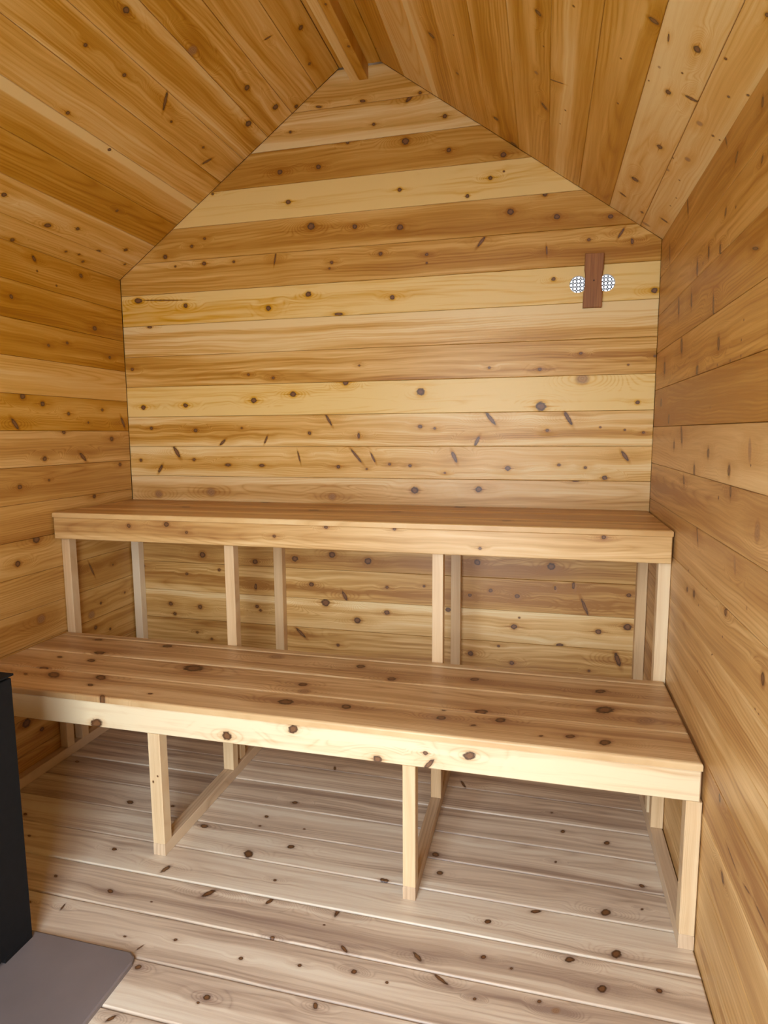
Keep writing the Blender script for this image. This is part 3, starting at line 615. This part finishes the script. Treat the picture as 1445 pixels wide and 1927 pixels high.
# ------------------------------------------------------------------ ridge beam, two boards side by side
beam = tag(empty('ridge_beam', (1.12, -1.2, 2.644)),
           'twin-board wooden ridge beam running under the ceiling peak', 'beam')
for x0, x1, tone, z0 in ((1.0840, 1.1190, .16, 2.6440), (1.1200, 1.1560, .60, 2.6425)):
    sf = frame((0, 0, z0), (0, -1, 0), (1, 0, 0))       # underside face looks down
    sf = (sf[0], Vector((0, 1, 0)), Vector((1, 0, 0)), Vector((0, 0, -1)))
    plank(sf, [(-D, x0), (-.001, x0), (-.001, x1), (-D, x1)], beam, tone, .3, thick=Z_FLAT - z0 - .001,
          prof=[(.0015, 0), (0, .0015)], name='beam_board', grey=-0.2, knots_extra=((-.22, 1.145, .006, .005, 0, 0), (-.45, 1.14, .005, .004, 0, 0)))

# ------------------------------------------------------------------ benches
ZL, ZU = .4925, .9822
BX0, BX1 = .003, W - .006
# upper bench
ub = tag(empty('upper_bench', (W / 2, -.25, 0)), 'upper cedar sauna bench along the back wall, tall slim posts under its fascia', 'bench')
top = frame((0, 0, ZU), (1, 0, 0), (0, 1, 0))
for (y0, y1, tone, con) in ((-.504, -.3423, .40, .45), (-.3410, -.1712, .60, .5), (-.1699, -.003, .62, .5)):
    plank(top, [(BX0, y0), (BX1, y0), (BX1, y1), (BX0, y1)], ub, tone + .13, con, .15, .10, prof=ROUND, knots='UT', name='seat_board', lift=jig())
fr = frame((0, -.5025, 0), (1, 0, 0), (0, 0, 1))
plank(fr, [(BX0 + .003, .8785), (BX1 - .002, .8785), (BX1 - .002, ZU - T - .0005), (BX0 + .003, ZU - T - .0005)], ub, .56, .55, .05, .15, thick=.036,
      prof=[(.0025, 0), (0, .0025)], knots='UF', name='fascia', rings=150, heart=.0)
# lower bench
lb = tag(empty('lower_bench', (W / 2, -.74, 0)), 'wider lower cedar sauna bench standing in front of the upper bench', 'bench')
top = frame((0, 0, ZL), (1, 0, 0), (0, 1, 0))
for (y0, y1, tone, con, nm) in ((-.987, -.8298, .46, .5, 'seat_board'), (-.8285, -.6728, .50, .5, 'seat_board'),
                                (-.6715, -.5058, .50, .55, 'seat_board'), (-.5045, -.4660, .44, .4, 'edge_strip')):
    plank(top, [(BX0, y0), (BX1, y0), (BX1, y1), (BX0, y1)], lb, tone + .08, con, .12, .12, prof=ROUND, knots='LT', name=nm, lift=jig(), grey=0.1)
fr = frame((0, -.9855, 0), (1, 0, 0), (0, 0, 1))
plank(fr, [(BX0 + .003, .3935), (BX1 - .002, .3935), (BX1 - .002, ZL - T - .0005), (BX0 + .003, ZL - T - .0005)], lb, .06, .45, .05, .12, thick=.036,
      prof=[(.003, 0), (0, .003)], knots='LF', name='fascia', rings=60, heart=.01, grey=.16)

def post(x0, x1, yf, depth, z0, z1, parent, tone, name='post', side_knots=(), grey=.16):
    """upright: front face at yf, depth behind it; grain vertical"""
    O = Vector((0, yf, 0)); ex = Vector((0, 0, 1)); ey = Vector((-1, 0, 0)); ez = Vector((0, -1, 0))
    return plank((O, ex, ey, ez), [(z0, -x1), (z1, -x1), (z1, -x0), (z0, -x0)], parent, tone, .3, thick=depth,
                 prof=[(.0015, 0), (0, .0015)], name=name, knots_extra=side_knots, rings=260, heart=.08, grey=grey)

RUN = .0385
FR = [(.002, .038, .002, .036), (.7135, .7515, .722, .762), (1.4935, 1.5310, 1.5040, 1.5395), (2.2075, 2.2440, 2.2065, 2.2425)]
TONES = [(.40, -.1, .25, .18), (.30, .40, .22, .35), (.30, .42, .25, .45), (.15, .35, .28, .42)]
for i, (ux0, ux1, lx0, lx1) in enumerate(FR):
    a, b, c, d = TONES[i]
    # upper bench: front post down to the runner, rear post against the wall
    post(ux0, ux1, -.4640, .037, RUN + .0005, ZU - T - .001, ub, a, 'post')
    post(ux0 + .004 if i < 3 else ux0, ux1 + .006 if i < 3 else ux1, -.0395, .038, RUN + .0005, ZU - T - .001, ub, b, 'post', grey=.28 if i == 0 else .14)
    # lower bench: runner on the floor, front leg and back leg on it
    sf = frame((0, 0, RUN), (0, 1, 0), (-1, 0, 0))
    plank(sf, [(-.984, -lx1), (-.001, -lx1), (-.001, -lx0), (-.984, -lx0)], lb, .50, .35, thick=RUN - .001, prof=[(.0015, 0), (0, .0015)], name='runner', grey=.3)
    post(lx0, lx1, -.9845, .0370, RUN + .0005, .3930, lb, c, 'leg', side_knots=((.24, -lx0 - .012, .004, .003, 0, 0), (.26, -lx0 - .028, .003, .003, 0, 0)) if i == 1 else ())
    post(lx0 + .001, lx1 + .001, -.5450, .0370, RUN + .0005, ZL - T - .001, lb, d, 'leg')

# ------------------------------------------------------------------ vent: two screened holes and the wooden swivel cover
steel = plain('vent_steel', (.16, .18, .20), .5, .4)
def screen_mesh(pitch=.0133, hr=.0049, R_=.0312, ox=0., oz=0.):
    bm = bmesh.new(); seg = 16; n = 4
    for i in range(-n, n + 1):
        for j in range(-n, n + 1):
            cx, cz = i * pitch + ox, j * pitch + oz
            if math.hypot(cx, cz) > R_ + pitch * .3: continue
            outer = []; innr = []
            for k in range(seg):
                a = 2 * math.pi * (k + .5) / seg
                ca, sa = math.cos(a), math.sin(a); q = (pitch / 2) / max(abs(ca), abs(sa))
                ox_, oz_ = cx + ca * q, cz + sa * q
                rr = math.hypot(ox_, oz_)
                if rr > R_ - .0002: ox_, oz_ = ox_ / rr * (R_ - .0002), oz_ / rr * (R_ - .0002)
                ix_, iz_ = cx + ca * hr, cz + sa * hr
                rr = math.hypot(ix_, iz_)
                if rr > R_ - .001: ix_, iz_ = ix_ / rr * (R_ - .001), iz_ / rr * (R_ - .001)
                outer.append((ox_, oz_)); innr.append((ix_, iz_))
            for y0 in (0,):
                vo = [bm.verts.new((x, 0, z)) for x, z in outer]; vi = [bm.verts.new((x, 0, z)) for x, z in innr]
                wo_ = [bm.verts.new((x, .001, z)) for x, z in outer]; wi = [bm.verts.new((x, .001, z)) for x, z in innr]
                for k in range(seg):
                    l = (k + 1) % seg
                    for quad in ((vo[k], vo[l], vi[l], vi[k]), (wo_[l], wo_[k], wi[k], wi[l]), (vi[k], vi[l], wi[l], wi[k])):
                        try: bm.faces.new(quad)
                        except ValueError: pass
    bmesh.ops.remove_doubles(bm, verts=bm.verts, dist=.00005)
    me = bpy.data.meshes.new('screen'); bm.to_mesh(me); bm.free(); return me
def rim_mesh(r0, r1, y0, y1, seg=48):
    bm = bmesh.new(); rings = []
    for (r, y) in ((r0, y0), (r1, y0), (r1, y1), (r0, y1)):
        rings.append([bm.verts.new((r * math.cos(2 * math.pi * k / seg), y, r * math.sin(2 * math.pi * k / seg))) for k in range(seg)])
    for a in range(4):
        A, B = rings[a], rings[(a + 1) % 4]
        for k in range(seg):
            l = (k + 1) % seg; bm.faces.new((A[k], A[l], B[l], B[k]))
    bmesh.ops.recalc_face_normals(bm, faces=bm.faces)
    me = bpy.data.meshes.new('rim'); bm.to_mesh(me); bm.free(); return me
def dimmer_mat():  # for an added sheet that lets only part of the sky through
    m_, n, b = new_mat('sky_dimmer')
    tr = n.nodes.new('ShaderNodeBsdfTransparent'); tr.inputs[0].default_value = (1, 1, 1, 1)
    mx = n.nodes.new('ShaderNodeMixShader'); mx.inputs[0].default_value = 0.1
    b.inputs['Base Color'].default_value = (.5, .52, .55, 1)
    n.links.new(b.outputs[0], mx.inputs[1]); n.links.new(tr.outputs[0], mx.inputs[2])
    n.links.new(mx.outputs[0], [x for x in n.nodes if x.type == 'OUTPUT_MATERIAL'][0].inputs[0]); return m_
dimmer = dimmer_mat()
def disc_mesh(r, y):
    bm = bmesh.new(); bm.faces.new([bm.verts.new((r * math.cos(2 * math.pi * k / 40), y, r * math.sin(2 * math.pi * k / 40))) for k in range(40)])
    me = bpy.data.meshes.new('dimmer'); bm.to_mesh(me); bm.free(); return me
white = plain('vent_white', (.75, .76, .76), .45)
for i, (x, z) in enumerate(HOLES):
    v = tag(empty('air_vent', (x, .010, z)), 'round perforated air vent glowing with daylight, ' + ('left' if i == 0 else 'right') + ' of the wooden cover', 'vent', 'air vents high on the back wall')
    link('screen', screen_mesh(ox=(.0018, -.0012)[i], oz=(-.0004, .0)[i]), steel, v)
    link('dimmer', disc_mesh(.0309, .0035), dimmer, v)  # added sheet, dims the sky seen through the screen holes
    link('rim', rim_mesh(.0295, .0311, -.004, .004), white, v)

# swivel cover: a bar with shallow scallops facing the two holes, tipped a little
def cover_mesh():
    hw, hh, th = .0335, .0965, .017
    prof = []
    def side(sg):
        p = []
        for k in range(-12, 13):
            z = k / 12 * hh
            w = hw - (.0042 * math.sqrt(max(0, 1 - (z / .036) ** 2)) if abs(z) < .036 else 0)
            p.append((sg * w, z))
        return p
    right = side(1); left = list(reversed(side(-1)))
    out = right + left
    bm = bmesh.new()
    def ring(y, s):
        return [bm.verts.new((x - math.copysign(s, x), y, z - (math.copysign(s, z) if abs(z) > hh - .001 else 0))) for x, z in out]
    rs = [ring(0, 0), ring(-th + .0018, 0), ring(-th, .0018)]
    for a, b in zip(rs, rs[1:]):
        for k in range(len(out)):
            l = (k + 1) % len(out); bm.faces.new((a[k], a[l], b[l], b[k]))
    bm.faces.new(rs[-1]); bm.faces.new(list(reversed(rs[0])))
    bmesh.ops.recalc_face_normals(bm, faces=bm.faces)
    me = bpy.data.meshes.new('cover'); bm.to_mesh(me); bm.free(); return me
def red_cedar():
    m_, n, b = new_mat('red_cedar')
    t = n.nodes.new('ShaderNodeTexCoord'); mp = n.nodes.new('ShaderNodeMapping'); mp.inputs['Scale'].default_value = (260, 60, 7)
    x = n.nodes.new('ShaderNodeTexNoise'); x.inputs['Scale'].default_value = 1; x.inputs['Detail'].default_value = 4
    r = n.nodes.new('ShaderNodeValToRGB'); r.color_ramp.elements[0].position = .3; r.color_ramp.elements[1].position = .75
    r.color_ramp.elements[0].color = (.22, .080, .020, 1); r.color_ramp.elements[1].color = (.42, .175, .045, 1)
    n.links.new(t.outputs['Object'], mp.inputs[0]); n.links.new(mp.outputs[0], x.inputs['Vector'])
    n.links.new(x.outputs['Fac'], r.inputs[0]); n.links.new(r.outputs[0], b.inputs['Base Color']); b.inputs['Roughness'].default_value = .5
    return m_
cv = tag(empty('vent_cover', (2.0135, -.0012, 1.833)), 'dark red-brown wooden swivel cover screwed between the two round vents', 'vent cover')
cv.rotation_euler = (0, math.radians(.9), 0)
link('cover_board', cover_mesh(), red_cedar(), cv)
sc = bmesh.new(); bmesh.ops.create_cone(sc, cap_ends=True, segments=16, radius1=.003, radius2=.0022, depth=.0016)
bmesh.ops.rotate(sc, verts=sc.verts, cent=(0, 0, 0), matrix=Matrix.Rotation(math.pi / 2, 3, 'X'))
bmesh.ops.translate(sc, verts=sc.verts, vec=(.0015, -.0175, 0))
sme = bpy.data.meshes.new('screw'); sc.to_mesh(sme); sc.free()
link('screw', sme, plain('screw_dark', (.06, .03, .02), .5, .5), cv)

# ------------------------------------------------------------------ stove and hearth pad
PX0, PX1, PY0, PY1, PT = .06, .9155, -2.05, -1.3315, .012
pad_poly = [(PX0, PY0), (PX1, PY0), (PX1, PY1 - .026), (PX1 - .006, PY1 - .010), (PX1 - .022, PY1), (PX0, PY1)]
padm = plain('fibre_cement', (.20, .165, .155), .5, 0, .10, 6.)
pme = prism_mesh('hearth_pad', pad_poly, PT, [(.004, 0), (0, .002)])
padsurf = link('hearth_pad', pme, padm); padsurf.location = (0, 0, PT + .0006)
tag(padsurf, 'flat grey-brown hearth pad with clipped corner on the floor by the black stove', 'hearth pad')

SX0, SX1, SY0, SY1 = .17, .622, -1.90, -1.352
sz = PT + .001
black = plain('stove_black', (.005, .005, .0055), .75, 0., .2, 60.)
st = tag(empty('stove', ((SX0 + SX1) / 2, (SY0 + SY1) / 2, sz)), 'black steel sauna stove at the left edge, standing on the grey pad', 'stove')
def spart(name, boxes, bevel=.002, mat=black):
    o = link(name, box_mesh(name, boxes, bevel), mat); o.parent = st; o.matrix_parent_inverse = parent_inv(st); return o
spart('body', [(SX0, SX1, SY0, SY1, sz + .012, .701)])
for x0, x1 in ((SX0, SX0 + .03), (SX1 - .03, SX1)):
    for y0, y1 in ((SY0, SY0 + .10), (SY1 - .085, SY1)):
        spart('leg', [(x0 + .001, x1 - .0005, y0 + .001, y1 - .0005, sz, sz + .0125)], .0008)
spart('top_plate', [(SX0 - .003, SX1 + .004, SY0 - .003, SY1 + .004, .706, .7115)], .0012)
for x in (SX0 + .03, SX1 - .05):
    for y in (SY0 + .04, SY1 - .06):
        spart('spacer', [(x, x + .02, y, y + .02, .7005, .7065)], .0005)
black.node_tree.nodes['Principled BSDF'].inputs['Specular IOR Level'].default_value = .25
dr = spart('stove_door', [(SX0 + .08, SX1 - .08, SY0 - .014, SY0 - .0005, .22, .50)])
hd = spart('door_handle', [(SX1 - .11, SX1 - .095, SY0 - .04, SY0 - .014, .30, .42)], .003)
hd.parent = dr; hd.matrix_parent_inverse = parent_inv(st)

bpy.context.view_layer.update()
